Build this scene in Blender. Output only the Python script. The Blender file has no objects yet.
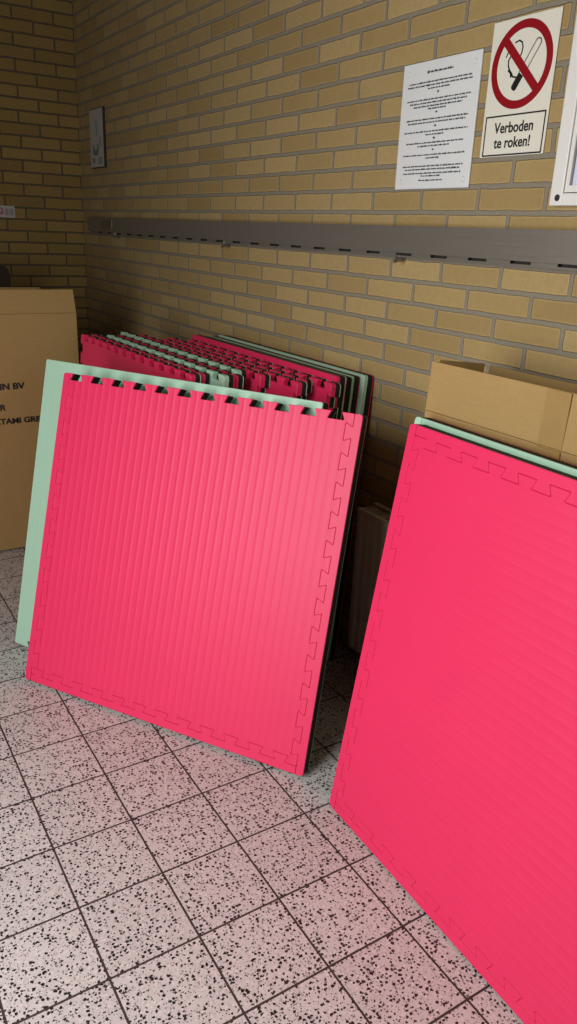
import bpy, bmesh, math, random
from mathutils import Matrix, Vector, noise as mnoise
random.seed(7)
R = math.radians
scene = bpy.context.scene

# ------------------------------------------------------------------ camera
CAM = (4.7756, -1.5337, 1.4337)
PITCH, ROLL, YAW = 1.21898, 0.041873, 1.000065
cd = bpy.data.cameras.new('camera')
cam = bpy.data.objects.new('camera', cd)
scene.collection.objects.link(cam)
cam.matrix_world = (Matrix.Translation(CAM) @ Matrix.Rotation(YAW, 4, 'Z')
                    @ Matrix.Rotation(PITCH, 4, 'X') @ Matrix.Rotation(ROLL, 4, 'Z'))
cd.sensor_fit = 'VERTICAL'
cd.sensor_height = 24.0
cd.lens = 766.43 / 1024 * 24.0
cd.clip_start = 0.02
scene.camera = cam

# ------------------------------------------------------------------ light and exposure
scene.view_settings.view_transform = 'Standard'
scene.view_settings.look = 'None'
scene.view_settings.gamma = 1.0
scene.view_settings.use_curve_mapping = False
scene.view_settings.exposure = 0.0
w = bpy.data.worlds.new('world')
scene.world = w
w.use_nodes = True
w.node_tree.nodes['Background'].inputs[0].default_value = (0.9, 0.95, 1.0, 1)
w.node_tree.nodes['Background'].inputs[1].default_value = 0.02


def area(name, loc, direction, sx, sy, power, col=(1, 1, 1), spread=180):
    d = bpy.data.lights.new(name, 'AREA')
    d.shape = 'RECTANGLE'
    d.size, d.size_y, d.energy, d.color = sx, sy, power, col
    d.spread = R(spread)
    o = bpy.data.objects.new(name, d)
    o.location = loc
    o.rotation_euler = Vector(direction).to_track_quat('-Z', 'Y').to_euler()
    scene.collection.objects.link(o)
    return o


# daylight through the window of the right-hand wall and the one behind the camera
area('daylight_right', (6.58, -1.0, 1.75), (-1, -0.05, -0.2), 1.3, 1.3, 16, (1.0, 0.975, 0.94))
area('daylight_front', (3.78, -2.58, 1.3), (0.02, 1, -0.45), 1.2, 1.6, 56, (1.0, 1.0, 0.985))

# ------------------------------------------------------------------ helpers
MAIN = scene.collection


def add_obj(name, me, parent=None, mats=()):
    o = bpy.data.objects.new(name, me)
    MAIN.objects.link(o)
    if parent:
        o.parent = parent
    for m in mats:
        me.materials.append(m)
    return o


def tag(o, label, cat, group=None):
    o['label'] = label
    o['category'] = cat
    if group:
        o['group'] = group
    return o


def thing(name, loc=(0, 0, 0), rot=(0, 0, 0)):
    o = bpy.data.objects.new(name, None)
    o.empty_display_size = 0.05
    MAIN.objects.link(o)
    o.location = loc
    o.rotation_euler = rot
    return o


def bm_box(bm, x0, x1, y0, y1, z0, z1, mi=0):
    vs = [bm.verts.new(p) for p in ((x0, y0, z0), (x1, y0, z0), (x1, y1, z0), (x0, y1, z0),
                                    (x0, y0, z1), (x1, y0, z1), (x1, y1, z1), (x0, y1, z1))]
    for f in ((3, 2, 1, 0), (4, 5, 6, 7), (0, 1, 5, 4), (1, 2, 6, 5), (2, 3, 7, 6), (3, 0, 4, 7)):
        bm.faces.new([vs[i] for i in f]).material_index = mi


def bm_cyl(bm, c, axis, r, h, n=20, mi=0, r2=None):
    axis = Vector(axis).normalized()
    a = axis.orthogonal().normalized()
    b = axis.cross(a)
    c = Vector(c)
    r2 = r if r2 is None else r2
    lo = [bm.verts.new(c + (a * math.cos(t) + b * math.sin(t)) * r) for t in [2 * math.pi * i / n for i in range(n)]]
    hi = [bm.verts.new(c + axis * h + (a * math.cos(t) + b * math.sin(t)) * r2) for t in [2 * math.pi * i / n for i in range(n)]]
    for i in range(n):
        f = bm.faces.new((lo[i], lo[(i + 1) % n], hi[(i + 1) % n], hi[i]))
        f.material_index = mi
        f.smooth = True
    bm.faces.new(lo[::-1]).material_index = mi
    bm.faces.new(hi).material_index = mi


def bm_prism(bm, pts, fn, d0, d1, mi=0):
    """2D polygon pts -> fn(a,b,depth) gives the 3D point"""
    a = [bm.verts.new(fn(p[0], p[1], d0)) for p in pts]
    b = [bm.verts.new(fn(p[0], p[1], d1)) for p in pts]
    n = len(pts)
    bm.faces.new(a).material_index = mi
    bm.faces.new(b[::-1]).material_index = mi
    for i in range(n):
        bm.faces.new((a[i], b[i], b[(i + 1) % n], a[(i + 1) % n])).material_index = mi


def bm_mesh(name, bm):
    bmesh.ops.recalc_face_normals(bm, faces=bm.faces[:])
    me = bpy.data.meshes.new(name)
    bm.to_mesh(me)
    bm.free()
    return me


def boxes(name, lst, mat, parent=None, bevel=0.0):
    bm = bmesh.new()
    for b in lst:
        bm_box(bm, *b)
    o = add_obj(name, bm_mesh(name, bm), parent, [mat])
    if bevel:
        add_bevel(o, bevel)
    return o


def add_bevel(o, wdt, seg=2, ang=40):
    m = o.modifiers.new('bevel', 'BEVEL')
    m.width = wdt
    m.segments = seg
    m.limit_method = 'ANGLE'
    m.angle_limit = R(ang)
    m.use_clamp_overlap = True


def fillet(pts, r, n=3):
    out = []
    N = len(pts)
    for i in range(N):
        p0, p, p1 = Vector(pts[i - 1]), Vector(pts[i][:2]), Vector(pts[(i + 1) % N][:2])
        p0 = Vector(pts[i - 1][:2])
        rr = pts[i][2] if len(pts[i]) > 2 else r
        a, b = p0 - p, p1 - p
        if a.length < 1e-7 or b.length < 1e-7:
            continue
        k = min(rr, 0.45 * a.length, 0.45 * b.length)
        if k < 1e-5:
            out.append((p.x, p.y))
            continue
        s, e = p + a.normalized() * k, p + b.normalized() * k
        for j in range(n + 1):
            t = j / n
            q = s * (1 - t) ** 2 + p * 2 * t * (1 - t) + e * t * t
            out.append((q.x, q.y))
    return out


# ------------------------------------------------------------------ node helper
class NT:
    def __init__(self, name):
        self.mat = bpy.data.materials.new(name)
        self.mat.use_nodes = True
        self.t = self.mat.node_tree
        self.b = self.t.nodes['Principled BSDF']

    def n(self, kind, **kw):
        nd = self.t.nodes.new(kind)
        for k, v in kw.items():
            setattr(nd, k, v)
        return nd

    def put(self, sock, v):
        if isinstance(v, bpy.types.NodeSocket):
            self.t.links.new(v, sock)
        else:
            sock.default_value = v

    def m(self, op, a, b=0.0, c=0.0):
        nd = self.n('ShaderNodeMath', operation=op)
        self.put(nd.inputs[0], a)
        self.put(nd.inputs[1], b)
        self.put(nd.inputs[2], c)
        return nd.outputs[0]

    def ramp(self, v, lo, hi, a=0.0, b=1.0):
        nd = self.n('ShaderNodeMapRange', interpolation_type='SMOOTHSTEP')
        self.put(nd.inputs[0], v)
        nd.inputs[1].default_value, nd.inputs[2].default_value = lo, hi
        nd.inputs[3].default_value, nd.inputs[4].default_value = a, b
        return nd.outputs[0]

    def mix(self, f, a, b, blend='MIX'):
        nd = self.n('ShaderNodeMix', data_type='RGBA', blend_type=blend)
        self.put(nd.inputs[0], f)
        self.put(nd.inputs[6], a if isinstance(a, bpy.types.NodeSocket) else (*a, 1))
        self.put(nd.inputs[7], b if isinstance(b, bpy.types.NodeSocket) else (*b, 1))
        return nd.outputs[2]

    def coord(self):
        return self.n('ShaderNodeTexCoord').outputs['Object']

    def sep(self, v):
        nd = self.n('ShaderNodeSeparateXYZ')
        self.put(nd.inputs[0], v)
        return nd.outputs

    def comb(self, x, y, z):
        nd = self.n('ShaderNodeCombineXYZ')
        for i, v in enumerate((x, y, z)):
            self.put(nd.inputs[i], v)
        return nd.outputs[0]

    def noise(self, vec, scale, detail=3.0, rough=0.55, out='Fac'):
        nd = self.n('ShaderNodeTexNoise')
        self.put(nd.inputs['Vector'], vec)
        nd.inputs['Scale'].default_value = scale
        nd.inputs['Detail'].default_value = detail
        nd.inputs['Roughness'].default_value = rough
        return nd.outputs[0 if out == 'Fac' else 1]

    def white(self, vec):
        nd = self.n('ShaderNodeTexWhiteNoise', noise_dimensions='3D')
        self.put(nd.inputs['Vector'], vec)
        return nd.outputs['Value']

    def bump(self, h, dist, strength=1.0):
        nd = self.n('ShaderNodeBump')
        nd.inputs['Strength'].default_value = strength
        nd.inputs['Distance'].default_value = dist
        self.put(nd.inputs['Height'], h)
        self.t.links.new(nd.outputs[0], self.b.inputs['Normal'])

    def set(self, color=None, rough=None, metal=None, spec=None):
        if color is not None:
            self.put(self.b.inputs['Base Color'], color if isinstance(color, bpy.types.NodeSocket) else (*color, 1))
        if rough is not None:
            self.put(self.b.inputs['Roughness'], rough)
        if metal is not None:
            self.b.inputs['Metallic'].default_value = metal
        if spec is not None:
            self.b.inputs['Specular IOR Level'].default_value = spec
        return self


def plain(name, col, rough=0.6, metal=0.0, spec=0.5, vary=0.08, scale=30, bump=0.0, bscale=200):
    t = NT(name)
    c = t.coord()
    f = t.noise(c, scale)
    a = tuple(x * (1 - vary) for x in col)
    b = tuple(min(1, x * (1 + vary)) for x in col)
    t.set(t.mix(f, a, b), rough, metal, spec)
    if bump:
        t.bump(t.noise(c, bscale, 2), bump)
    return t.mat


# ------------------------------------------------------------------ surface materials
L_BR, H_BR = 0.22, 0.062063
ZB = 1.52647 - H_BR / 2           # bottom bed joint of the reference course
X_BR = 2.01442


def brick_mat(name, axis, phase, flip, c_dark, c_mid, c_lite, c_mortar, joint=0.0105):
    t = NT(name)
    c = t.coord()
    xyz = t.sep(c)
    # crooked brick edges
    wob = t.noise(c, 22, 3)
    wob2 = t.noise(c, 90, 2)
    s = t.m('ADD', xyz[axis], t.m('MULTIPLY', t.m('SUBTRACT', wob, 0.5), 0.006))
    z = t.m('ADD', xyz[2], t.m('MULTIPLY', t.m('SUBTRACT', t.noise(c, 13, 2), 0.5), 0.006))
    rr = t.m('DIVIDE', t.m('SUBTRACT', z, ZB), H_BR)
    row = t.m('FLOOR', rr)
    par = t.m('FLOORED_MODULO', row, 2.0)
    if flip:
        sh = t.m('MULTIPLY', par, 0.5)
    else:
        sh = t.m('MULTIPLY', t.m('SUBTRACT', 1.0, par), 0.5)
    jit = t.m('MULTIPLY', t.m('SUBTRACT', t.white(t.comb(row, 3.3, 1.7)), 0.5), 0.03)
    fx = t.m('ADD', t.m('ADD', t.m('DIVIDE', t.m('SUBTRACT', s, phase), L_BR), sh), jit)
    col = t.m('FLOOR', fx)
    fu = t.m('FRACT', fx)
    fv = t.m('FRACT', rr)
    du = t.m('MULTIPLY', t.m('MINIMUM', fu, t.m('SUBTRACT', 1.0, fu)), L_BR)
    dv = t.m('MULTIPLY', t.m('MINIMUM', fv, t.m('SUBTRACT', 1.0, fv)), H_BR)
    d = t.m('ADD', t.m('MINIMUM', du, dv), t.m('MULTIPLY', t.m('SUBTRACT', wob2, 0.5), 0.003))
    mask = t.ramp(d, joint / 2 - 0.0012, joint / 2 + 0.0012)
    rnd = t.white(t.comb(col, row, 0.5))
    rnd2 = t.white(t.comb(row, col, 9.5))
    fine = t.noise(c, 60, 4, 0.65)
    stain = t.noise(c, 9, 3)
    base = t.mix(t.ramp(rnd, 0.0, 1.0), c_dark, c_lite)
    base = t.mix(t.m('MULTIPLY', rnd2, 0.6), base, c_mid)
    base = t.mix(t.ramp(fine, 0.3, 0.75, 0.0, 0.35), base, tuple(x * 0.72 for x in c_mid))
    base = t.mix(t.ramp(stain, 0.5, 0.8, 0.0, 0.3), base, c_lite)
    # pale worn arrises
    edge = t.ramp(d, joint / 2 + 0.001, joint / 2 + 0.006, 0.35, 0.0)
    base = t.mix(edge, base, tuple(min(1, x * 1.25) for x in c_lite))
    mort = t.mix(t.noise(c, 120, 3), tuple(x * 0.8 for x in c_mortar), tuple(x * 1.15 for x in c_mortar))
    t.set(t.mix(mask, mort, base), 0.82, spec=0.3)
    hgt = t.m('ADD', t.m('MULTIPLY', mask, 1.0), t.m('MULTIPLY', fine, 0.35))
    t.bump(hgt, 0.004)
    return t.mat


M = {}
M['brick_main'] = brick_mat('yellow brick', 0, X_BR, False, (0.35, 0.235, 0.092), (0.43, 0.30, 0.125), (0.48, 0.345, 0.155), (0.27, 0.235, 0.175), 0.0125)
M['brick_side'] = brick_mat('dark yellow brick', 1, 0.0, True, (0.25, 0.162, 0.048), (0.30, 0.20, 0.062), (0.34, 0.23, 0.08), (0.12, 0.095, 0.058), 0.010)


def terrazzo():
    t = NT('terrazzo tiles')
    c = t.coord()
    p = t.sep(c)
    S, ox, oy, g = 0.2, 3.0557, -1.19665, 0.0048
    ux = t.m('DIVIDE', t.m('SUBTRACT', p[0], ox), S)
    uy = t.m('DIVIDE', t.m('SUBTRACT', p[1], oy), S)
    fx, fy = t.m('FRACT', ux), t.m('FRACT', uy)
    ix, iy = t.m('FLOOR', ux), t.m('FLOOR', uy)
    dx = t.m('MULTIPLY', t.m('MINIMUM', fx, t.m('SUBTRACT', 1.0, fx)), S)
    dy = t.m('MULTIPLY', t.m('MINIMUM', fy, t.m('SUBTRACT', 1.0, fy)), S)
    d = t.m('ADD', t.m('MINIMUM', dx, dy), t.m('MULTIPLY', t.m('SUBTRACT', t.noise(c, 150, 2), 0.5), 0.0012))
    grout = t.ramp(d, g / 2 - 0.0006, g / 2 + 0.0006)
    trnd = t.white(t.comb(ix, iy, 2.0))

    def chips(scale, thr, r0, r1, off):
        wv = t.n('ShaderNodeVectorMath', operation='MULTIPLY_ADD')
        nz = t.n('ShaderNodeTexNoise')
        t.put(nz.inputs['Vector'], c)
        nz.inputs['Scale'].default_value = scale * 1.6
        nz.inputs['Detail'].default_value = 2
        t.put(wv.inputs[0], nz.outputs[1])
        wv.inputs[1].default_value = (0.9 / scale,) * 3
        t.put(wv.inputs[2], c)
        # every tile has its own chips
        ad = t.n('ShaderNodeVectorMath', operation='ADD')
        t.put(ad.inputs[0], wv.outputs[0])
        t.put(ad.inputs[1], t.comb(t.m('MULTIPLY', trnd, 37.0), t.m('MULTIPLY', trnd, 11.0), off))
        v = t.n('ShaderNodeTexVoronoi', feature='F1', voronoi_dimensions='2D')
        t.put(v.inputs['Vector'], ad.outputs[0])
        v.inputs['Scale'].default_value = scale
        rs = t.sep(v.outputs['Color'])
        pick = t.m('GREATER_THAN', rs[0], thr)
        rad = t.m('MULTIPLY_ADD', rs[1], r1 - r0, r0)
        inside = t.m('LESS_THAN', v.outputs['Distance'], rad)
        return t.m('MULTIPLY', pick, inside), rs[2]

    base = t.mix(t.noise(c, 55, 4), (0.53, 0.50, 0.485), (0.66, 0.63, 0.61))
    base = t.mix(t.m('MULTIPLY', trnd, 0.35), base, (0.47, 0.43, 0.42))
    g1, _ = chips(150, 0.55, 0.20, 0.42, 0.0)
    base = t.mix(t.m('MULTIPLY', g1, 0.45), base, (0.36, 0.32, 0.30))
    w1, _ = chips(120, 0.7, 0.2, 0.45, 5.0)
    base = t.mix(t.m('MULTIPLY', w1, 0.5), base, (0.74, 0.70, 0.67))
    b1, _ = chips(118, 0.62, 0.22, 0.46, 11.0)
    base = t.mix(b1, base, (0.018, 0.016, 0.017))
    b2, _ = chips(230, 0.80, 0.22, 0.46, 17.0)
    base = t.mix(t.m('MULTIPLY', b2, 0.85), base, (0.045, 0.04, 0.04))
    col = t.mix(grout, (0.045, 0.03, 0.024), base)
    t.set(col, t.mix(grout, (0.9,) * 3, (0.34,) * 3), spec=0.45)
    t.bump(t.m('ADD', grout, t.m('MULTIPLY', t.noise(c, 18, 2), 0.15)), 0.0012)
    return t.mat


M['floor'] = terrazzo()


def mat_foam(name, col, ribs=None, pitch=0.0262, depth=0.00062):
    """EVA foam face; ribs = 'u' (vary across the width) or 'v' (vary along the height) or None"""
    t = NT(name)
    c = t.coord()
    p = t.sep(c)
    fine = t.noise(c, 420, 2)
    big = t.noise(c, 6, 3)
    colr = t.mix(big, tuple(x * 0.96 for x in col), tuple(min(1, x * 1.04) for x in col))
    t.set(colr, 0.46, spec=0.42)
    h = t.m('MULTIPLY', fine, 0.10)
    if ribs:
        s = p[0] if ribs == 'u' else p[2]
        ph = t.m('FRACT', t.m('DIVIDE', s, pitch))
        d = t.m('ABSOLUTE', t.m('SUBTRACT', ph, 0.5))
        ridge = t.m('POWER', t.m('MULTIPLY_ADD', t.m('COSINE', t.m('MULTIPLY', ph, 6.28319)), 0.5, 0.5), 3.0)
        fr = t.m('FRACT', t.m('DIVIDE', s, pitch / 5))
        sub = t.m('ABSOLUTE', t.m('SUBTRACT', fr, 0.5))
        h = t.m('ADD', h, t.m('ADD', ridge, t.m('MULTIPLY', sub, 0.16)))
    t.bump(h, depth)
    return t.mat


PINK = (0.78, 0.025, 0.112)
GREEN = (0.43, 0.66, 0.50)
M['pink_u'] = mat_foam('pink foam vertical ribs', PINK, 'u')
M['pink_v'] = mat_foam('pink foam cross ribs', PINK, 'v', depth=0.0004)
M['pink'] = mat_foam('pink foam smooth', PINK)
M['green'] = mat_foam('mint green foam', GREEN, 'u', depth=0.0003)
M['green_s'] = mat_foam('mint green foam smooth', GREEN)
M['core'] = plain('black foam core', (0.016, 0.018, 0.016), 0.75, spec=0.25, vary=0.3, scale=200, bump=0.0006, bscale=500)


def cardboard():
    t = NT('corrugated cardboard')
    c = t.coord()
    p = t.sep(c)
    st = t.noise(t.comb(t.m('MULTIPLY', p[0], 3.0), t.m('MULTIPLY', p[1], 3.0), t.m('MULTIPLY', p[2], 30.0)), 6, 4)
    f = t.noise(c, 260, 3)
    col = t.mix(st, (0.37, 0.235, 0.085), (0.46, 0.305, 0.120))
    col = t.mix(t.m('MULTIPLY', f, 0.25), col, (0.30, 0.18, 0.07))
    t.set(col, 0.72, spec=0.25)
    flute = t.m('SINE', t.m('MULTIPLY', t.m('ADD', p[0], p[1]), 900.0))
    t.bump(t.m('ADD', t.m('MULTIPLY', flute, 0.3), t.noise(c, 12, 3)), 0.0006)
    return t.mat


M['card'] = cardboard()
M['tape'] = plain('brown packing tape', (0.36, 0.225, 0.078), 0.35, vary=0.1, scale=20)
M['ink'] = plain('black printing ink', (0.014, 0.012, 0.012), 0.6, vary=0.2)


def alu():
    t = NT('brushed aluminium')
    c = t.coord()
    p = t.sep(c)
    br = t.noise(t.comb(t.m('MULTIPLY', p[0], 1.2), p[1], t.m('MULTIPLY', p[2], 260.0)), 5, 3)
    t.set(t.mix(br, (0.27, 0.245, 0.21), (0.33, 0.30, 0.26)), t.ramp(br, 0.2, 0.8, 0.36, 0.5), metal=0.6)
    t.bump(br, 0.0002)
    return t.mat


M['alu'] = alu()
M['slot_shade'] = plain('painted slot shade', (0.03, 0.025, 0.02), 0.7)
M['white_acrylic'] = plain('white acrylic', (0.80, 0.82, 0.82), 0.28, vary=0.02)
M['cream'] = plain('cream sign plate', (0.83, 0.80, 0.69), 0.35, vary=0.02)
M['red'] = plain('sign red', (0.30, 0.006, 0.012), 0.38, vary=0.05)
M['black'] = plain('sign black', (0.012, 0.012, 0.012), 0.45, vary=0.1)
M['white_frame'] = plain('white lacquered frame', (0.82, 0.80, 0.76), 0.35, vary=0.03)
M['lilac'] = plain('pale lilac paper', (0.66, 0.68, 0.86), 0.7, vary=0.03)
M['grey_seal'] = plain('grey rubber seal', (0.22, 0.21, 0.21), 0.6)
M['steel'] = plain('steel screw', (0.35, 0.34, 0.33), 0.35, metal=0.9)
M['screw_dark'] = plain('dark screw head', (0.05, 0.055, 0.055), 0.4, metal=0.5)
M['paper'] = plain('white paper', (0.47, 0.45, 0.42), 0.6, vary=0.04)
M['paper_green'] = plain('grey green print', (0.16, 0.20, 0.15), 0.7, vary=0.2)
M['grey_print'] = plain('grey print', (0.30, 0.30, 0.30), 0.7, vary=0.2)
M['radiator'] = plain('cream radiator enamel', (0.42, 0.37, 0.30), 0.4, vary=0.05)
M['ceil'] = plain('ceiling plaster', (0.22, 0.19, 0.15), 0.9, vary=0.05)
M['plaster'] = plain('room plaster', (0.16, 0.13, 0.09), 0.9, vary=0.05)
M['wood'] = plain('dark stained wood', (0.030, 0.018, 0.008), 0.8, vary=0.25, scale=12)

# ------------------------------------------------------------------ room shell
RX, RY, RZ_ = 6.6, -2.6, 2.9


def struct(o):
    o['kind'] = 'structure'
    return o


struct(boxes('floor', [(-0.2, RX + 0.2, RY - 0.2, 0.2, -0.12, 0.0)], M['floor']))
struct(boxes('ceiling', [(-0.2, RX + 0.2, RY - 0.2, 0.2, RZ_, RZ_ + 0.1)], M['ceil']))
struct(boxes('wall_back', [(0.0, RX + 0.2, 0.0, 0.2, 0.0, RZ_)], M['brick_main']))
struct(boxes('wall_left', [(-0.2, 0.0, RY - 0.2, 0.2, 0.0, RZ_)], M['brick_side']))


def holed_wall(name, fixed, along, holes, lo, hi):
    """wall with openings (a0, a1, h0, h1), built of blocks"""
    lst = []
    p = lo
    for a0, a1, h0, h1 in holes:
        for (q0, q1, z0, z1) in ((p, a0, 0, RZ_), (a0, a1, 0, h0), (a0, a1, h1, RZ_)):
            if z1 - z0 < 0.001:
                continue
            lst.append((fixed, fixed + 0.2, q0, q1, z0, z1) if along == 'y' else (q0, q1, fixed - 0.2, fixed, z0, z1))
        p = a1
    lst.append((fixed, fixed + 0.2, p, hi, 0, RZ_) if along == 'y' else (p, hi, fixed - 0.2, fixed, 0, RZ_))
    return struct(boxes(name, lst, M['plaster']))


def frame_x(name, sub, x0, x1, y, z0, z1):
    r = struct(thing(name))
    boxes(sub, [(x0, x0 + .06, y - .05, y, z0, z1), (x1 - .06, x1, y - .05, y, z0, z1),
                (x0 + .06, x1 - .06, y - .05, y, z0, z0 + .06), (x0 + .06, x1 - .06, y - .05, y, z1 - .06, z1)], M['white_frame'], r)


holed_wall('wall_right', RX, 'y', [(-1.7, -0.3, 1.05, 2.45)], RY - 0.2, 0.0)
holed_wall('wall_front', RY, 'x', [(3.1, 4.45, 0.45, 2.15)], 0.0, RX)
wn = struct(thing('window_1'))
boxes('window_frame', [(RX + 0.14, RX + 0.19, -1.7, -1.64, 1.05, 2.45), (RX + 0.14, RX + 0.19, -0.36, -0.3, 1.05, 2.45),
                       (RX + 0.14, RX + 0.19, -1.64, -0.36, 1.05, 1.11), (RX + 0.14, RX + 0.19, -1.64, -0.36, 2.39, 2.45)], M['white_frame'], wn)
frame_x('window_2', 'window_frame', 3.1, 4.45, RY - .14, .45, 2.15)

# ------------------------------------------------------------------ puzzle mats
T_MAT, NECK, TIP, DEP, GAP = 0.040, 0.030, 0.050, 0.0215, 0.0007
STRIP = 0.0235          # how far an attached border strip reaches past the tips of the teeth


def hole_centres(lo, hi, shift=0.0, n=12):
    c, p = (lo + hi) / 2 + shift, 0.0815 if hi - lo > 1.0 else 0.0805
    return [c + (i - (n - 1) / 2) * p for i in range(n)]


def side_map(side, W, H, off):
    """(s along the side in CCW order, d inward from the tip line) -> (u, v)"""
    if side == 'bottom':
        return lambda s, d: (s, off + d)
    if side == 'right':
        return lambda s, d: (W - off - d, s)
    if side == 'top':
        return lambda s, d: (s, H - off - d)
    return lambda s, d: (off + d, s)


def mat_polys(W, H, sides, shift=0.0, corner=0.006, strip_corner=0.016):
    """sides: dict side -> 'teeth' | 'strip' | 'plain'. returns body polygon and the strip polygons"""
    inset = {k: (STRIP if v == 'strip' else 0.0) for k, v in sides.items()}
    u0, u1, v0, v1 = inset['left'], W - inset['right'], inset['bottom'], H - inset['top']
    body = []
    strips = {}
    for side in ('bottom', 'right', 'top', 'left'):
        hor = side in ('bottom', 'top')
        f = side_map(side, W, H, inset[side])
        lo, hi = (u0, u1) if hor else (v0, v1)
        cs = hole_centres(lo, hi, shift if hor else 0.0)
        rev = side in ('top', 'left')
        seq = [(lo, 0, corner)]
        if sides[side] != 'plain':
            for c in cs:
                seq += [(c - NECK / 2, 0, .0035), (c - TIP / 2, DEP, .004), (c + TIP / 2, DEP, .004), (c + NECK / 2, 0, .0035)]
        end = [(hi, 0, corner)]
        full = seq + end
        if rev:
            full = full[::-1]
        for s, d, r in full[:-1]:      # the last corner belongs to the next side
            body.append((*f(s, d), r))
        if sides[side] == 'strip':
            a, b = (0.0, W) if hor else (0.0, H)
            if hor:       # the top and bottom strips run between the side strips
                a, b = u0 + GAP if sides['left'] == 'strip' else 0.0, u1 - GAP if sides['right'] == 'strip' else W
            ra = strip_corner if not hor or sides['left'] != 'strip' else 0.001
            rb = strip_corner if not hor or sides['right'] != 'strip' else 0.001
            if not hor:
                ra = rb = strip_corner
            pts = [(a, -STRIP, ra), (b, -STRIP, rb), (b, -GAP, .001)]
            for c in cs[::-1]:
                n2, t2 = NECK / 2 - GAP, TIP / 2 - GAP
                pts += [(c + n2, -GAP, .0035), (c + t2, DEP - GAP, .004), (c - t2, DEP - GAP, .004), (c - n2, -GAP, .0035)]
            pts += [(a, -GAP, .001)]
            strips[side] = fillet([(*f(s, d), r) for s, d, r in pts], .003)
    return fillet(body, .003), strips


def slab(name, pts, front, core, back, parent=None, t=T_MAT, bevel=True, skin=0.018):
    """foam slab: front face at y=0, back face at y=t, thin coloured skins on a dark core"""
    area2 = sum(pts[i - 1][0] * pts[i][1] - pts[i][0] * pts[i - 1][1] for i in range(len(pts)))
    if area2 < 0:
        pts = pts[::-1]
    bm = bmesh.new()
    ys = (0.0, skin, t - 0.004, t)
    rings = [[bm.verts.new((u, y, v)) for u, v in pts] for y in ys]
    n = len(pts)
    bm.faces.new(rings[0]).material_index = 0
    bm.faces.new(rings[3][::-1]).material_index = 2
    for k in range(3):
        for i in range(n):
            j = (i + 1) % n
            bm.faces.new((rings[k][i], rings[k + 1][i], rings[k + 1][j], rings[k][j])).material_index = k
    me = bm_mesh(name, bm)
    o = add_obj(name, me, parent, [front, core, back])
    if bevel:
        add_bevel(o, 0.0012, 1, 60)
    return o


def pose(o, x, y, lean, yaw, z=None):
    o.location = (x, y, T_MAT * math.sin(lean) + 0.0006 if z is None else z)
    o.rotation_euler = (-lean, 0, yaw)
    return o


def strip_mat(name, W, H, sides, front, smooth, back, shift=0.0, skin=0.006, t=T_MAT):
    root = thing(name)
    body, strips = mat_polys(W, H, sides, shift)
    slab('foam_panel', body, front, M['core'], back, root, t=t, skin=skin)
    for pts in strips.values():
        slab('border_strip', pts, smooth, M['core'], back, root, t=t, skin=skin)
    return root


# the pink mat in front of the left stack
front_mat = strip_mat('puzzle_mat', 1.013, 1.011, dict(left='strip', right='strip', bottom='strip', top='teeth'),
                      M['pink_u'], M['pink'], M['green_s'], -0.012)
pose(front_mat, 2.4875, -1.0722, R(15.9), math.atan2(.5328, .8463))
tag(front_mat, 'whole pink puzzle mat in the left half, nearest, with open teeth along its top', 'mat')
# the mint mat behind it
mint = strip_mat('puzzle_mat', 1.063, 1.010, dict(left='plain', right='plain', bottom='teeth', top='plain'),
                 M['green'], M['green_s'], M['pink'])
pose(mint, 2.2315, -1.0430, R(13.7), R(28.0))
tag(mint, 'mint green mat behind the nearest left pink mat, showing along its left and top', 'mat')
# the pink mat on the right and the mint mat behind it
LEAN_C, YAW_C = R(8.6), R(-1.2)
right_mat = strip_mat('puzzle_mat', 1.046, 1.035, dict(left='strip', right='strip', bottom='strip', top='strip'),
                      M['pink_v'], M['pink'], M['green_s'])
pose(right_mat, 3.464, -0.5261, LEAN_C, YAW_C)
tag(right_mat, 'pink puzzle mat at the right edge of the picture, leaning on the tall box', 'mat')
right_mint = strip_mat('puzzle_mat', 1.04, 1.0405, dict(left='strip', right='strip', bottom='strip', top='strip'),
                       M['green'], M['green_s'], M['pink'])
dn = (T_MAT + 0.0015) / math.cos(LEAN_C)
pose(right_mint, 3.432, -0.5261 + dn, LEAN_C, YAW_C)
tag(right_mint, 'mint green mat peeking out as a thin line above the right-hand pink mat', 'mat')

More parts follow.
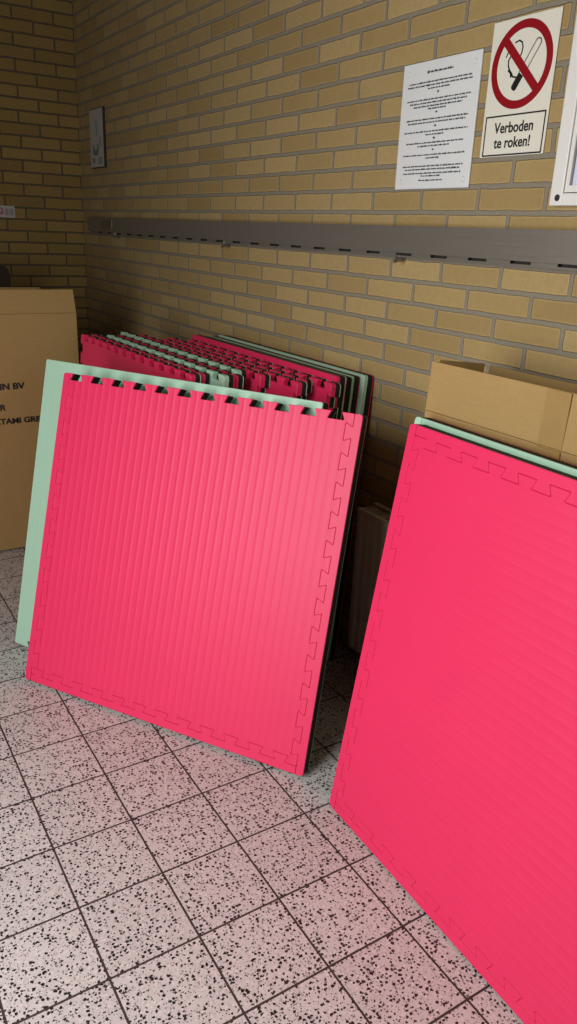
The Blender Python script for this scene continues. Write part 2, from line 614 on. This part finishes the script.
# the stack against the wall, front to back
LEAN_S = R(4.5)
PITCH_S = 0.0400
T_STACK = 0.038
all_teeth = dict(left='teeth', right='teeth', bottom='teeth', top='teeth')
top_strip = dict(left='strip', right='strip', bottom='strip', top='strip')
half_strip = dict(left='teeth', right='teeth', bottom='teeth', top='strip')
stack = [  # kind, face, left end x, width, height, label
    ('teeth', 'p', 1.600, 1.00, 1.000, 'foremost pink mat of the stack at the wall, beside the left box'),
    ('teeth', 'p', 1.590, 1.00, 0.998, 'second mat of the wall stack, pink, just before the nearer mint row'),
    ('teeth', 'g', 1.670, 1.00, 1.004, 'third mat of the wall stack, the nearer mint green row of teeth'),
    ('teeth', 'p', 1.660, 1.00, 1.000, 'pink mat of the wall stack between the two mint green rows of teeth'),
    ('teeth', 'g', 1.610, 1.00, 1.006, 'fifth mat of the wall stack, the farther mint green row of teeth'),
    ('teeth', 'p', 1.690, 1.00, 1.003, 'pink toothed mat right behind the farther mint green row of teeth'),
    ('teeth', 'p', 1.840, 1.00, 1.003, 'seventh mat of the wall stack, pink, second behind the farther mint row'),
    ('teeth', 'p', 1.810, 1.00, 1.003, 'eighth mat of the wall stack, pink, next to last toothed row'),
    ('teeth', 'p', 1.905, 1.00, 1.006, 'last toothed pink mat of the wall stack, before the tall straight-edged pink one'),
    ('strip', 'p', 1.870, 1.005, 1.020, 'pink mat with a long straight top edge standing above the pink rows of teeth'),
    ('strip', 'p', 1.858, 1.00, 1.012, 'third mat from the wall in the back stack, mint back edge at its right end'),
    ('strip', 'g', 1.845, 1.00, 1.010, 'second mat from the wall in the back stack, a thin mint line along the top'),
    ('strip', 'g', 1.863, 1.00, 1.014, 'mat touching the brick wall, mint front with rounded corner at the right end'),
]
cache = {}
for i, (kind, face, x, W, H, lab) in enumerate(stack):
    yaw = R(1.6 - 0.1 * i)
    y = -0.5275 + i * PITCH_S - 0.98 * math.tan(LEAN_S) - (2.3 - x) * math.tan(yaw)
    fr, bk = (M['pink'], M['green_s']) if face == 'p' else (M['green_s'], M['pink'])
    if kind == 'teeth':
        key = (face,)
        if key not in cache:
            body, _ = mat_polys(W, 1.0, all_teeth, 0.0, corner=0.012)
            o = slab('puzzle_mat', body, fr, M['core'], bk, t=T_STACK)
            cache[key] = o
        else:
            o = cache[key].copy()
            MAIN.objects.link(o)
        o.scale.z = H
    else:
        o = strip_mat('puzzle_mat', W, H, half_strip if kind == 'half' else top_strip, fr, fr, bk, skin=0.014, t=T_STACK)
    pose(o, x, y, LEAN_S, yaw)
    tag(o, lab, 'mat', 'puzzle mats stacked against the brick wall')


# ------------------------------------------------------------------ cardboard boxes
def card_box(root, Wd, Dp, Ht, front_lift, front_flap, back_flap, side_flap, tapes):
    """local: x = width along the front, y = depth (front at y=0), z up"""
    th = 0.005
    # body: four walls and a bottom, the walls slightly bulged
    bm = bmesh.new()
    nx, nz = 14, 14

    def grid(p, nrm, bulge):
        vs = []
        for j in range(nz + 1):
            rowv = []
            for i in range(nx + 1):
                a, b = i / nx, j / nz
                q = Vector(p(a, b)) + Vector(nrm) * bulge * math.sin(math.pi * a) * math.sin(math.pi * min(1, b * 1.02))
                rowv.append(bm.verts.new(q))
            vs.append(rowv)
        for j in range(nz):
            for i in range(nx):
                bm.faces.new((vs[j][i], vs[j][i + 1], vs[j + 1][i + 1], vs[j + 1][i]))
    grid(lambda a, b: (a * Wd, 0, b * Ht), (0, -1, 0), 0.006)
    grid(lambda a, b: (Wd, a * Dp, b * Ht), (1, 0, 0), 0.004)
    grid(lambda a, b: (Wd - a * Wd, Dp, b * Ht), (0, 1, 0), 0.002)
    grid(lambda a, b: (0, Dp - a * Dp, b * Ht), (-1, 0, 0), 0.004)
    grid(lambda a, b: (a * Wd, Dp - b * Dp, 0.002), (0, 0, 1), 0.0)
    bmesh.ops.remove_doubles(bm, verts=bm.verts[:], dist=0.0005)
    o = add_obj('box_body', bm_mesh('box_body', bm), root, [M['card']])
    sm = o.modifiers.new('thickness', 'SOLIDIFY')
    sm.thickness = th
    sm.offset = -1

    def flap(hinge0, hinge1, up, hgt, taper, thick_dir, hgt2=None):
        h0, h1 = Vector(hinge0) + Vector((0, 0, 0.0014)), Vector(hinge1) + Vector((0, 0, 0.0014))
        e = (h1 - h0).normalized()
        up0 = Vector(up).normalized()
        nrm = Vector(thick_dir).normalized()
        bm = bmesh.new()
        n = 10
        A, B = [], []
        for i in range(n + 1):
            t = i / n
            p = h0.lerp(h1, t)
            up = up0 * (hgt + ((hgt if hgt2 is None else hgt2) - hgt) * t)
            tp = (h0 + e * taper).lerp(h1 - e * taper, t) + up + nrm * 0.003 * math.sin(3.1 * t)
            A.append((bm.verts.new(p), bm.verts.new(tp)))
            B.append((bm.verts.new(p + nrm * 0.004), bm.verts.new(tp + nrm * 0.004)))
        for i in range(n):
            bm.faces.new((A[i][0], A[i + 1][0], A[i + 1][1], A[i][1]))
            bm.faces.new((B[i][0], B[i][1], B[i + 1][1], B[i + 1][0]))
            bm.faces.new((A[i][1], A[i + 1][1], B[i + 1][1], B[i][1]))
            bm.faces.new((A[i][0], B[i][0], B[i + 1][0], A[i + 1][0]))
        bm.faces.new((A[0][0], A[0][1], B[0][1], B[0][0]))
        bm.faces.new((A[n][0], B[n][0], B[n][1], A[n][1]))
        add_obj('box_flap', bm_mesh('box_flap', bm), root, [M['card']])
    if front_flap:
        flap((0, 0, Ht), (Wd, 0, Ht), front_flap[:3], front_flap[3], 0.003, (0, 1, 0))
    if back_flap:
        flap((back_flap[4], Dp - .004, Ht), (back_flap[5], Dp - .004, Ht), back_flap[:3], back_flap[3], 0.012, (0, -1, 0))
    for side, sf in side_flap:
        xx = 0.0 if side == 'l' else Wd
        flap((xx, 0.012, Ht), (xx, Dp - 0.012, Ht), sf[:3], sf[3], 0.004, (1 if side == 'l' else -1, 0, 0), sf[4])
    for (x0, x1, z0, z1) in tapes:
        boxes('packing_tape', [(x0, x1, -0.0046, -0.0006, z0, z1)], M['tape'], root)


# right-hand box, behind the pink mat, its back to the brick wall
rbox = thing('cardboard_box', (3.409, -0.276, 0.0035), (0, 0, R(0.3)))
card_box(rbox, 1.08, 0.185, 1.036, 0, (0, 0.04, 1, 0.116), (0, 0.0, 1, 0.100, 0.012, 1.07), [('l', (0.10, 0, 1, 0.121, 0.104))],
         [(0.345, 0.405, 0.80, 1.034)])
ft = boxes('packing_tape', [(0.345, 0.405, -0.0012, -0.0004, 0.003, 0.1165)], M['tape'], rbox)
ft.location = (0, 0, 1.036)
ft.rotation_euler = (-math.atan(0.04), 0, 0)
tag(rbox, 'open cardboard box standing behind the right-hand pink mat against the brick wall', 'box')

# left-hand box, its printed front turned to the camera
lbox = thing('cardboard_box', (1.37, -1.54, 0.012), (0, 0, R(90)))
card_box(lbox, 1.048, 0.20, 1.047, 0, (0, 0.22, 1, 0.098), (0, 0, 1, 0.092, 0.02, 0.962), [], [])
tag(lbox, 'tall cardboard box at the left edge with black printed words on its front', 'box')


def text_mesh(name, s, size, parent, mat, loc, rot=(R(90), 0, 0), depth=0.0006, align='LEFT', bold=0.0, sx=1.0, shear=0.0):
    cu = bpy.data.curves.new(name, 'FONT')
    cu.body = s
    cu.size = size
    cu.align_x = align
    cu.extrude = depth
    cu.offset = bold
    cu.shear = shear
    tmp = bpy.data.objects.new(name, cu)
    MAIN.objects.link(tmp)
    bpy.context.view_layer.update()
    me = bpy.data.meshes.new_from_object(tmp.evaluated_get(bpy.context.evaluated_depsgraph_get()))
    bpy.data.objects.remove(tmp)
    o = add_obj(name, me, parent, [mat])
    o.location = loc
    o.rotation_euler = rot
    o.scale = (sx, 1, 1)
    return o


# words on the left box: local x = world y + 1.54
fy = -0.0065
text_mesh('printed_text', 'IN BV', 0.037, lbox, M['ink'], (1.54 - 0.739, fy, 0.746 - .012), align='RIGHT', bold=0.0011, sx=1.13)
text_mesh('printed_text', 'R', 0.036, lbox, M['ink'], (1.54 - 0.824, fy, 0.656 - .012), align='RIGHT', bold=0.0011, sx=1.13)
text_mesh('printed_text', 'TATAMI GREEN', 0.034, lbox, M['ink'], (1.54 - 0.900, fy, 0.596 - .012), bold=0.0011, sx=1.13)

# dark board added for an unidentified dark shape behind the left box
bd = thing('filler_board', (0.72, -0.72, 0.002), (R(0), R(-6), 0))
bm = bmesh.new()
bm_prism(bm, fillet([(-0.62, 0), (0.0, 0), (0.0, 1.222, .05), (-0.62, 1.222, .05)], .01), lambda a, b, d: (d, a + .135, b), -0.009, 0.009)
add_obj('board_panel', bm_mesh('board_panel', bm), bd, [M['wood']])
tag(bd, 'added dark board for an unidentified shape behind the left cardboard box, top corner showing', 'board')

# ------------------------------------------------------------------ wall rail
rail = thing('wall_rail', (0, 0, 1.3865))
X0, X1 = 0.20, 4.7
bm = bmesh.new()
yf, hh, tt = -0.040, 0.072, 0.003
slot_p, slot_w = 0.1445, 0.066
bm_box(bm, X0, X1, yf, yf + tt, 0.0, hh)                      # plain face
yl = yf + 0.0075                                              # set-back lower lip with the slots
bm_box(bm, X0, X1, yf + tt, yl + tt, 0.0, tt)
bm_box(bm, X0, X1, yl, yl + tt, -0.0125, -0.0075)
x = X0
s = 2.090 - slot_p * 20
while s < X1:
    if s > x:
        bm_box(bm, x, min(s, X1), yl, yl + tt, -0.0075, 0.0)
    x = max(X0, s + slot_w)
    s += slot_p
if x < X1:
    bm_box(bm, x, X1, yl, yl + tt, -0.0075, 0.0)
bm_box(bm, X0, X1, yf + tt, -0.001, hh - tt, hh)              # top web
bm_box(bm, X0, X0 + tt, yf + tt, -0.001, 0, hh - tt)          # end cap
add_obj('rail_profile', bm_mesh('rail_profile', bm), rail, [M['alu']])
boxes('slot_shade_backing', [(X0 + tt, X1, -0.016, -0.0005, -0.012, hh - tt)], M['slot_shade'], rail)  # near-black block: the shade inside the slots is put into its colour
boxes('name_plate', [(0.43, 0.60, yf - 0.0012, yf, 0.018, 0.062)], M['steel'], rail)
for xb in (0.62, 1.872, 2.96, 4.05):
    bm = bmesh.new()
    bm_box(bm, xb - 0.003, xb + 0.003, yf + 0.004, yf + 0.028, -0.026, -0.001)
    bm_box(bm, xb - 0.003, xb + 0.003, yf - 0.002, yf + 0.006, -0.029, -0.020)
    bm_box(bm, xb - 0.012, xb + 0.003, yf + 0.0255, yf + 0.0395, -0.024, -0.0125)
    add_obj('hanging_clip', bm_mesh('hanging_clip', bm), rail, [M['steel']])
tag(rail, 'long grey aluminium rail with slots running along the brick wall', 'rail')

# ------------------------------------------------------------------ things on the wall
def wall_plate(root, W, H, t, mat, name='plate', bevel=0.0012, y0=0.0015):
    return boxes(name, [(0, W, -y0 - t, -y0, 0, H)], mat, root, bevel)


# notice with small text, four screw caps
nt = thing('notice_plate', (2.893, 0, 1.5565))
acr = wall_plate(nt, 0.297, 0.314, 0.005, M['white_acrylic'], 'acrylic_sheet')
for cx, cz in ((0.022, 0.290), (0.275, 0.290), (0.022, 0.020), (0.275, 0.020)):
    bm = bmesh.new()
    bm_cyl(bm, (cx, -0.0064, cz), (0, -1, 0), 0.0075, 0.002, 20, 0, 0.006)
    add_obj('screw_cap', bm_mesh('screw_cap', bm), acr, [M['white_acrylic']])
bm = bmesh.new()
rows = [(0.285, 0.10, 1.5), (0.262, .24, 1), (0.254, .25, 1), (0.246, .085, 1), (0.235, .008, 2),
        (0.220, .245, 1), (0.212, .22, 1), (0.204, .19, 1), (0.197, .07, 1), (0.187, .008, 2),
        (0.172, .24, 1), (0.164, .225, 1), (0.154, .008, 2), (0.142, .25, 1), (0.134, .07, 1), (0.124, .008, 2),
        (0.114, .225, 1), (0.106, .13, 1), (0.096, .008, 2), (0.084, .245, 1), (0.076, .055, 1),
        (0.056, .24, 1), (0.048, .22, 1), (0.038, .23, 1), (0.031, .08, 1), (0.020, .095, 1)]
for zz, ww, b in rows:
    x = 0.1485 - ww / 2
    while x < 0.1485 + ww / 2 - 0.002:
        wl = min(random.uniform(0.006, 0.020), 0.1485 + ww / 2 - x)
        h = 0.0042 * (1.3 if b == 1.5 else 1.0) if b < 2 else 0.006
        # a word drawn as short upright strokes and a bar
        bm_box(bm, x, x + wl, -0.0069, -0.0066, zz, zz + h * 0.62)
        k = x
        while k < x + wl - 0.0012:
            if random.random() < 0.45:
                bm_box(bm, k, k + 0.0009, -0.0069, -0.0066, zz - h * random.choice((0, 0, .3)), zz + h)
            k += 0.0022
        x += wl + 0.0026
add_obj('small_print', bm_mesh('small_print', bm), nt, [M['ink']])
tag(nt, 'white acrylic notice plate with lines of small black print on the brick wall', 'notice')

# no smoking sign
ns = thing('no_smoking_sign', (3.2175, 0, 1.6245))
wall_plate(ns, 0.203, 0.2945, 0.003, M['cream'], 'sign_plate')
cx, cz, ro, ri = 0.1015, 0.1945, 0.0925, 0.0745
YS = -0.0046


def flat(bm, pts, lift=0.0):
    bm_prism(bm, pts, lambda a, b, d: (a, d, b), YS - lift - 0.0004, YS - lift)


bm = bmesh.new()
n = 72
for i in range(n):
    a0, a1 = 2 * math.pi * i / n, 2 * math.pi * (i + 1) / n
    flat(bm, [(cx + r * math.cos(a), cz + r * math.sin(a)) for r, a in ((ri, a0), (ro, a0), (ro, a1), (ri, a1))])
bmesh.ops.remove_doubles(bm, verts=bm.verts[:], dist=1e-6)
add_obj('red_ring', bm_mesh('red_ring', bm), ns, [M['red']])
bm = bmesh.new()
d, hw = 0.0760 / math.sqrt(2), 0.0095 / math.sqrt(2)
flat(bm, [(cx - d - hw, cz + d - hw), (cx + d - hw, cz - d - hw), (cx + d + hw, cz - d + hw), (cx - d + hw, cz + d + hw)], 0.0006)
add_obj('red_bar', bm_mesh('red_bar', bm), ns, [M['red']])


def stroke(bm, pts, wd, closed=False):
    """thin drawn line along pts"""
    N = len(pts)
    for i in range(N if closed else N - 1):
        p, q = Vector(pts[i]), Vector(pts[(i + 1) % N])
        t = (q - p).normalized()
        nn = Vector((-t.y, t.x)) * wd / 2
        e = t * wd * 0.25
        flat(bm, [tuple(p - e - nn), tuple(q + e - nn), tuple(q + e + nn), tuple(p - e + nn)])


# cigarette: from lower left (ember, black) to upper right (open outline)
bm = bmesh.new()
ax = Vector((0.0860, 0.1465))
bx = Vector((0.1465, 0.2340))
dr = (bx - ax).normalized()
pn = Vector((-dr.y, dr.x)) * 0.0085
emb = ax + dr * 0.034
half = []
for i in range(9):
    a = math.pi * i / 8
    half.append(tuple(bx + pn * math.cos(a) + dr * 0.0085 * math.sin(a)))
stroke(bm, [tuple(emb + pn)] + half + [tuple(emb - pn)], 0.0030)
cig = add_obj('cigarette_outline', bm_mesh('cigarette_outline', bm), ns, [M['grey_seal']])
bm = bmesh.new()
flat(bm, fillet([tuple(ax + pn - dr * .004) + (.008,), tuple(ax - pn - dr * .004) + (.008,), tuple(emb - pn), tuple(emb + pn)], .001), 0.0002)
add_obj('cigarette_ember', bm_mesh('cigarette_ember', bm), cig, [M['black']])
bm = bmesh.new()
smoke = [(0.092, 0.1690), (0.080, 0.172), (0.074, 0.180), (0.068, 0.186), (0.062, 0.196), (0.061, 0.208), (0.068, 0.218), (0.080, 0.222)]
stroke(bm, smoke, 0.0036)
stroke(bm, [(0.064, 0.187), (0.072, 0.181), (0.074, 0.172)], 0.005)
smoke2 = [(0.052, 0.216), (0.056, 0.224), (0.066, 0.231)]
stroke(bm, smoke2, 0.003)
smoke3 = [(0.076, 0.243), (0.088, 0.246), (0.097, 0.241), (0.101, 0.231), (0.099, 0.218), (0.092, 0.206)]
stroke(bm, smoke3, 0.0034)
add_obj('smoke_curl', bm_mesh('smoke_curl', bm), ns, [M['black']])
bm = bmesh.new()
bx0, bx1, bz0, bz1, bw = 0.0105, 0.1955, 0.0035, 0.0900, 0.0035
stroke(bm, [(bx0, bz0), (bx1, bz0), (bx1, bz1), (bx0, bz1)], bw, True)
add_obj('text_border', bm_mesh('text_border', bm), ns, [M['black']])
text_mesh('sign_text', 'Verboden', 0.0330, ns, M['black'], (0.103, YS, 0.0525), align='CENTER', bold=0.0007, depth=0.0004, sx=.93)
text_mesh('sign_text', 'te roken!', 0.0330, ns, M['black'], (0.103, YS, 0.0195), align='CENTER', bold=0.0007, depth=0.0004, sx=.93)
tag(ns, 'cream no smoking sign with a red ring over a cigarette and words below', 'sign')

# white framed notice board at the right edge
nb = thing('notice_board', (3.480, 0, 1.5105))
BW, BH = 0.95, 0.72
of = boxes('outer_frame', [(0, 0.034, -0.028, -0.0005, 0, BH), (BW - 0.034, BW, -0.028, -0.0005, 0, BH),
                      (0.034, BW - 0.034, -0.028, -0.0005, 0, 0.026), (0.034, BW - 0.034, -0.028, -0.0005, BH - 0.026, BH)], M['white_frame'], nb, 0.002)
boxes('inner_frame', [(0.036, 0.046, -0.024, -0.0005, 0.028, BH - 0.028), (BW - 0.046, BW - 0.036, -0.024, -0.0005, 0.028, BH - 0.028),
                      (0.046, BW - 0.046, -0.024, -0.0005, 0.028, 0.042), (0.046, BW - 0.046, -0.024, -0.0005, BH - 0.042, BH - 0.028)], M['white_frame'], nb)
for xs in (0.046, BW - 0.050):
    boxes('rubber_seal', [(xs, xs + 0.004, -0.022, -0.0005, 0.042, BH - 0.042)], M['grey_seal'], nb)
boxes('paper_sheet', [(0.050, BW - 0.050, -0.018, -0.0005, 0.042, BH - 0.042)], M['lilac'], nb)
for sx, sz in ((0.0215, 0.0165), (BW - .0215, 0.0165)):
    bm = bmesh.new()
    bm_cyl(bm, (sx, -0.028, sz), (0, -1, 0), 0.0075, 0.003, 18, 0, 0.005)
    add_obj('screw', bm_mesh('screw', bm), of, [M['screw_dark']])
tag(nb, 'white framed notice board with pale lilac paper at the right edge of the wall', 'notice board')

# small framed sheet near the corner
fs = thing('framed_sheet', (0.236, 0, 1.7125))
boxes('picture_frame', [(0, 0.214, -0.014, -0.0005, 0, 0.29)], M['wood'], fs, 0.001)
boxes('paper_sheet', [(0.004, 0.210, -0.0152, -0.014, 0.004, 0.286)], M['paper'], fs)
bm = bmesh.new()
fp = lambda a, b, d: (a, d, b)
bm_prism(bm, fillet([(.045, .065), (.115, .060), (.140, .085), (.135, .118), (.112, .120), (.110, .090), (.070, .088), (.062, .115), (.042, .118)], .01), fp, -0.0157, -0.0152)
bm_prism(bm, fillet([(.030, .028), (.075, .026), (.066, .050), (.040, .052)], .008), fp, -0.0157, -0.0152)
add_obj('green_drawing', bm_mesh('green_drawing', bm), fs, [M['paper_green']])
for g_ in ((.098, .125, -.0156, -.0152, .160, .235), (.125, .185, -.0156, -.0152, .018, .052), (.15, .18, -.0156, -.0152, .10, .15)):
    boxes('grey_print', [g_], M['grey_print'], fs)
tag(fs, 'narrow framed white sheet with a greenish print on the brick wall beside the corner', 'notice')

# small warning sticker on the left wall
st = thing('warning_sticker', (0.0, -0.392, 1.4395), (0, 0, R(90)))
boxes('sticker_sheet', [(-0.17, 0, -0.0022, -0.0008, 0, 0.062)], M['paper'], st)
bm = bmesh.new()
YS = -0.0024
for i in range(32):
    a0, a1 = 2 * math.pi * i / 32, 2 * math.pi * (i + 1) / 32
    flat(bm, [(-0.083 + r * math.cos(a), .033 + r * math.sin(a)) for r, a in ((.014, a0), (.020, a0), (.020, a1), (.014, a1))])
flat(bm, [(-.097, .044), (-.072, .019), (-.069, .022), (-.094, .047)])
add_obj('red_symbol', bm_mesh('red_symbol', bm), st, [M['red']])
for xa, xb in ((-.055, -.035), (-.030, -.008)):
    boxes('grey_print', [(xa, xb, -.0028, -.0022, .012, .0485)], M['grey_print'], st)
tag(st, 'small white sticker with a red round symbol on the left brick wall', 'sticker')

# ------------------------------------------------------------------ radiator in the gap
rd = thing('radiator', (2.985, 0, 0.0006))
RW, zt, zb = 0.41, 0.625, 0.135
bm = bmesh.new()
# fluted front plate
prof = []
x = 0.0
while x < RW - 1e-6:
    prof += [(x, 0.0), (x + 0.018, 0.0), (x + 0.024, 0.009), (x + 0.030, 0.009)]
    x += 0.036
prof = [(px, py) for px, py in prof if px <= RW] + [(RW, 0.0)]
lo = [bm.verts.new((px, -0.125 + py, zb)) for px, py in prof]
hi = [bm.verts.new((px, -0.125 + py, zt - .012)) for px, py in prof]
lo2 = [bm.verts.new((px, -0.125 + py + .012, zb)) for px, py in prof]
hi2 = [bm.verts.new((px, -0.125 + py + .012, zt - .012)) for px, py in prof]
for i in range(len(prof) - 1):
    bm.faces.new((lo[i], lo[i + 1], hi[i + 1], hi[i]))
    bm.faces.new((lo2[i + 1], lo2[i], hi2[i], hi2[i + 1]))
    bm.faces.new((hi[i], hi[i + 1], hi2[i + 1], hi2[i]))
    bm.faces.new((lo[i + 1], lo[i], lo2[i], lo2[i + 1]))
bm.faces.new((lo[0], hi[0], hi2[0], lo2[0]))
bm.faces.new((lo[-1], lo2[-1], hi2[-1], hi[-1]))
add_obj('front_plate', bm_mesh('front_plate', bm), rd, [M['radiator']])
boxes('back_plate', [(0, RW, -0.062, -0.048, zb, zt)], M['radiator'], rd, 0.003)
boxes('top_grille', [(0, RW, -0.127, -0.111, zt - .012, zt), (0, RW, -.066, -.048, zt, zt + .006)]
      + [(k * .02 + .004, k * .02 + .010, -.111, -.066, zt - .008, zt - .002) for k in range(20)], M['radiator'], rd)
for xs in (-0.002, RW):
    boxes('side_cover', [(xs, xs + .002, -0.124, -0.05, zb + .01, zt - .01)], M['radiator'], rd)
bm = bmesh.new()
bm_cyl(bm, (0.05, -.088, 0.0), (0, 0, 1), 0.009, zb + .02, 14)
bm_cyl(bm, (0.05, -.088, 0.07), (0, 0, 1), 0.018, 0.03, 14)
add_obj('valve_pipe', bm_mesh('valve_pipe', bm), rd, [M['radiator']])
for xs in (.08, .31):
    boxes('wall_bracket', [(xs, xs + .02, -.05, -.0005, .2, .5)], M['radiator'], rd)
tag(rd, 'ribbed cream panel radiator in the dark gap between the two mat stacks', 'radiator')
